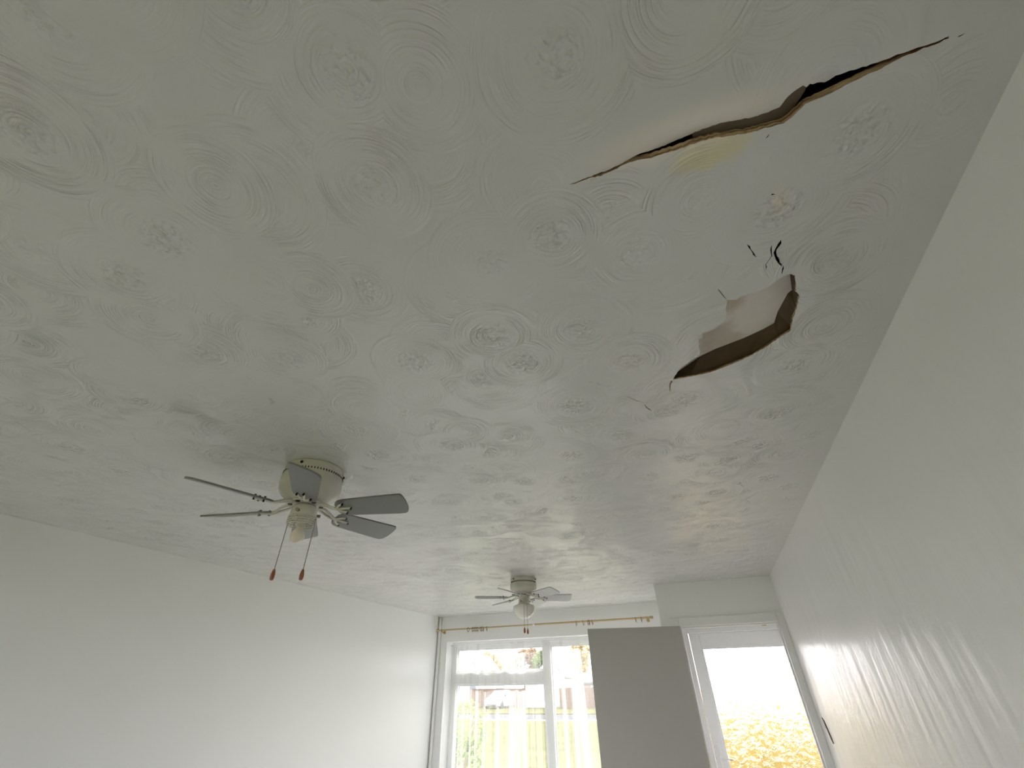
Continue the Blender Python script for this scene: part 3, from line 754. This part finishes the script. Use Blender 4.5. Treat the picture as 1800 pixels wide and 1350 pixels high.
def foliage(name, parent, blobs, n, leaf, mat, seed):
    r = np.random.default_rng(seed); vs_, fs = [], []
    tot = sum(b[3] * b[4] * b[5] for b in blobs)
    for bx_, by_, bz_, rx, ry, rz in blobs:
        k = max(30, int(n * rx * ry * rz / tot))
        d = r.normal(size=(k, 3)); d /= np.linalg.norm(d, axis=1)[:, None]
        p = d * (r.uniform(.45, 1, (k, 1)) ** .5) * [rx, ry, rz] + [bx_, by_, bz_]
        u = r.normal(size=(k, 3)); u /= np.linalg.norm(u, axis=1)[:, None]
        v = np.cross(u, r.normal(size=(k, 3))); v /= np.linalg.norm(v, axis=1)[:, None]
        s = leaf * r.uniform(.6, 1.3, (k, 1))
        for q, a, b_ in zip(p, u * s, v * s * .55):
            o = len(vs_); vs_ += [tuple(q - a), tuple(q + b_), tuple(q + a), tuple(q - b_)]; fs.append((o, o + 1, o + 2, o + 3))
    me = bpy.data.meshes.new(name); me.from_pydata(vs_, [], fs); me.materials.append(mat)
    o = bpy.data.objects.new(name, me); C.objects.link(o); o.parent = parent; o['kind'] = 'stuff'; return o
bark = mat_wood('bark', (.10, .075, .05), (.20, .16, .12), 3, .9, 2)
def tree(x, y, h, wdt, mat, label, seed, nb=7, dens=2600):
    t = empty('tree', (x, y, GZ)); tag(t, label, 'tree', 'trees across the road')
    bm = bmesh.new(); tube(bm, [(0, 0, 0), (.1, 0, h * .3), (0, .1, h * .6), (.05, 0, h * .85)], [.22, .17, .11, .04], 9)
    rr = random.Random(seed)
    for k in range(nb):
        a = rr.uniform(0, 6.28); z = h * rr.uniform(.3, .65); L = wdt * rr.uniform(.5, .9)
        tube(bm, [(0, 0, z), (L * .5 * math.cos(a), L * .5 * math.sin(a), z + L * .35), (L * math.cos(a), L * math.sin(a), z + L * .55)], [.09, .05, .02], 6)
    finish('trunk', bm, bark, t, smooth=True)
    blobs = [(rr.uniform(-.6, .6) * wdt, rr.uniform(-.6, .6) * wdt, h * rr.uniform(.45, .88), wdt * rr.uniform(.35, .55), wdt * rr.uniform(.35, .55), h * rr.uniform(.10, .18)) for _ in range(nb)]
    foliage('foliage', t, blobs, dens, .22, mat, seed)
lf_g = mat_leaf('green_leaves', (.07, .12, .025), (.17, .22, .05)); lf_y = mat_leaf('autumn_leaves', (.24, .17, .05), (.40, .30, .09)); lf_b = mat_leaf('brown_leaves', (.16, .10, .055), (.27, .18, .10))
lf_gold = mat_leaf('golden_leaves', (.34, .25, .035), (.48, .37, .08))
tree(-33.2, 74, 6.6, 2.4, lf_y, 'yellowing tree at left behind the far houses', 1)
tree(-27.6, 75, 6.9, 2.6, lf_b, 'brown bare-looking tree in the middle of the upper pane', 2)
tree(-23.2, 70, 6.3, 1.6, lf_g, 'dull green tree beside the white gable', 3)
tree(-18.4, 74, 7.4, 1.7, lf_y, 'thin yellow tree rising behind the white gable', 4, 6, 1200)
tree(-13.6, 73, 6.0, 2.6, lf_b, 'brown tree above the long roof at right', 5)

def house(x, y, wx_, dy, eave, ridge, label, wallc, roofc, gable_front=True):
    h = empty('house', (x, y, GZ)); tag(h, label, 'house', 'houses across the road')
    wm = plain('house_wall', wallc, .8); rm = plain('house_roof', roofc, .8, var=.15)
    boxes('wall', [(0, wx_, 0, dy, 0, eave)], wm, h)
    bm = bmesh.new()
    if gable_front: prism(bm, [(-.3, eave), (wx_ / 2, ridge), (wx_ + .3, eave), (wx_ + .3, eave - .15), (-.3, eave - .15)], lambda a, b, t: (a, t, b), .15, dy + .3)
    else: prism(bm, [(-.3, eave), (dy / 2, ridge), (dy + .3, eave), (dy + .3, eave - .15), (-.3, eave - .15)], lambda a, b, t: (t, a, b), -.2, wx_ + .2)
    finish('roof', bm, rm, h)
    if gable_front:
        bm = bmesh.new(); prism(bm, [(.0, eave), (wx_ / 2, ridge - .1), (wx_, eave)], lambda a, b, t: (a, t, b), 0, .14); finish('gable', bm, wm, h)
    for k in range(2):
        x0_ = wx_ * (.18 + .45 * k)
        fr = boxes('window', [(x0_, x0_ + wx_ * .2, -.05, 0.0, eave * .42, eave * .82)], 'pvc', h)
        boxes('pane', [(x0_ + .06, x0_ + wx_ * .2 - .06, -.07, -.05, eave * .42 + .06, eave * .82 - .06)], plain('dark_pane', (.10, .12, .15), .1), fr)
    return h
house(-19.5, 56, 3.6, 8, 2.6, 4.4, 'small white gabled house just right of the window post', (.60, .58, .54), (.12, .12, .135))
house(-15.0, 58, 9.0, 7, 2.1, 3.0, 'long low pinkish house behind the brown fence', (.17, .14, .125), (.13, .13, .14), False)
house(-31.8, 58, 5.0, 7, 2.5, 5.4, 'grey roofed house at the far left of the window', (.40, .40, .40), (.10, .105, .125))

gar = empty('garage', (-18.75, 51.2, GZ)); tag(gar, 'white garage with flat roof right of the parked car', 'garage')
boxes('wall', [(0, 2.6, 0, 4, 0, 2.05)], plain('garage_white', (.78, .78, .78), .7), gar); boxes('roof', [(-.1, 2.7, -.15, 4.1, 2.05, 2.18)], plain('felt_roof', (.35, .35, .38), .9), gar)
for k in range(5): boxes('door_board', [(.15 + .46 * k, .15 + .46 * k + .445, -.05, 0, .05, 1.85)], plain('garage_door', (.80, .80, .82), .5), gar, .004)

fe = empty('fence', (-14.9, 50.3, GZ)); tag(fe, 'brown wooden board fence in front of the low house', 'fence')
fm = mat_wood('fence_wood', (.085, .055, .038), (.14, .095, .068), 3, .85, 2); me0 = None
for k in range(36):
    if me0 is None: o = boxes('board', [(0, .165, 0, .03, .02, 1.60)], fm, fe); me0 = o.data
    else: o = bpy.data.objects.new('board', me0); C.objects.link(o); o.parent = fe
    o.location = (k * .175, 0, random.uniform(-.02, .02))
for k in range(4): boxes('post', [(k * 2.05, k * 2.05 + .1, .03, .13, 0, 1.62)], fm, fe)
boxes('rail', [(0, 6.3, .03, .07, .4, .48)], fm, fe); boxes('rail', [(0, 6.3, .03, .07, 1.2, 1.28)], fm, fe)
fe2 = empty('fence', (-26.2, 53.2, GZ)); tag(fe2, 'brown wooden board fence behind the white car', 'fence')
for k in range(40):
    o = bpy.data.objects.new('board', me0); C.objects.link(o); o.parent = fe2; o.location = (k * .175, 0, random.uniform(-.02, .02))

# car
car = empty('car', (-21.15, 50.0, GZ), math.radians(-3)); tag(car, 'white parked hatchback seen from the front beyond the road', 'car')
cw = plain('car_white', (.80, .81, .82), .2, var=.01); cg = plain('car_glass', (.10, .13, .15), .08); ck = plain('car_black', (.03, .03, .03), .6)
bm = bmesh.new()     # front towards -y; sections (y, z_low, z_top, half width low, half width top)
secs = [(-2.02, .42, .62, .66, .60), (-1.95, .24, .74, .80, .72), (-1.6, .20, .86, .86, .76), (-.95, .19, .97, .88, .78), (-.1, .19, 1.0, .88, .80), (1.2, .19, 1.02, .88, .80), (1.85, .22, 1.0, .85, .76), (2.0, .30, .90, .80, .70)]
rows = []
for y, z0, z1, w0, w1 in secs:
    zm = z0 + (z1 - z0) * .6
    rows.append([bm.verts.new((sx * wv, y, z)) for sx, wv, z in ((-1, w0 * .92, z0), (-1, w0, zm), (-1, w1, z1), (1, w1, z1), (1, w0, zm), (1, w0 * .92, z0))])
for a, b in zip(rows, rows[1:]):
    for k in range(6): bm.faces.new((a[k], a[(k + 1) % 6], b[(k + 1) % 6], b[k]))
bm.faces.new(rows[0]); bm.faces.new(rows[-1][::-1])
finish('body', bm, cw, car, smooth=True, bevel=.03)
bm = bmesh.new()
cs = [(-.98, .96, .74), (-.20, 1.44, .58), (1.15, 1.47, .58), (1.75, 1.02, .70)]
rows = [[bm.verts.new((-hw, y, .95)), bm.verts.new((-hw, y, z)), bm.verts.new((hw, y, z)), bm.verts.new((hw, y, .95))] if i in (1, 2) else [bm.verts.new((-hw, y, .90)), bm.verts.new((-hw, y, z)), bm.verts.new((hw, y, z)), bm.verts.new((hw, y, .90))] for i, (y, z, hw) in enumerate(cs)]
for a, b in zip(rows, rows[1:]):
    for k in range(4): bm.faces.new((a[k], a[(k + 1) % 4], b[(k + 1) % 4], b[k]))
bm.faces.new(rows[0]); bm.faces.new(rows[-1][::-1])
finish('cabin', bm, cw, car, bevel=.04)
bm = bmesh.new(); prism(bm, [(-.66, -.93, ), (.66, -.93), (.53, -.28), (-.53, -.28)], lambda a, b, t: (a, b - .02 * 0 - .012, .96 + (b + .98) * .615 + t), .012, .022); finish('windscreen', bm, cg, car)
for s in (-1, 1):
    bm = bmesh.new(); prism(bm, [(-.60, 1.02), (-.15, 1.36), (1.10, 1.38), (1.45, 1.06)], lambda a, b, t: (s * (.74 - (b - .96) * .32 + t), a, b), -.01, .02); finish('side_window', bm, cg, car)
    bm = bmesh.new(); ball(bm, (s * .90, -.62, 1.02), .10, 1, .6, .8); finish('mirror', bm, ck, car, smooth=True)
    bm = bmesh.new(); ball(bm, (s * .62, -1.90, .70), .15, 1.1, .6, .55); finish('headlight', bm, plain('headlamp', (.55, .58, .60), .1), car, smooth=True)
    for yy in (-1.25, 1.30):
        bm = bmesh.new(); lathe(bm, [(0, -.10), (.20, -.10), (.31, -.085), (.315, 0), (.31, .085), (.20, .10), (0, .10)], 24); 
        wh = finish('wheel', bm, ck, car, smooth=True); wh.rotation_euler = (0, PI / 2, 0); wh.location = (s * .80, yy, .315)
boxes('grille', [(-.36, .36, -2.04, -1.98, .46, .64)], ck, car, .01)
boxes('bumper_intake', [(-.55, .55, -1.99, -1.93, .27, .36)], ck, car, .01)
boxes('number_plate', [(-.26, .26, -2.06, -2.03, .50, .60)], plain('plate_white', (.8, .8, .78), .4), car)

# bush by the window, golden hedge beyond the porch, low flowers
bu = empty('bush', (-4.75, 9.2, GZ)); tag(bu, 'leafy green bush close outside at the left of the window', 'bush')
bm = bmesh.new()
for k in range(6): tube(bm, [(0, 0, 0), (.2 * math.cos(k), .2 * math.sin(k), .7), (.4 * math.cos(k), .3 * math.sin(k), 1.4)], [.03, .02, .008], 6)
finish('stems', bm, bark, bu, smooth=True)
foliage('foliage', bu, [(0, 0, .6, .5, .5, .5), (.1, .1, 1.15, .42, .4, .42), (-.5, .2, .8, .5, .4, .6)], 1500, .055, lf_g, 21)
hg = empty('hedge', (.7, 9.6, GZ)); tag(hg, 'golden yellow hedge glowing through the patterned door glass', 'hedge')
bm = bmesh.new()
for k in range(9): tube(bm, [(-1.6 + .4 * k, 0, 0), (-1.6 + .4 * k, .05, .8), (-1.5 + .4 * k, 0, 1.3)], [.03, .02, .008], 6)
finish('stems', bm, bark, hg, smooth=True)
foliage('foliage', hg, [(-1.5 + .5 * k, 0, .85, .42, .45, .85) for k in range(8)], 12000, .055, lf_gold, 22)
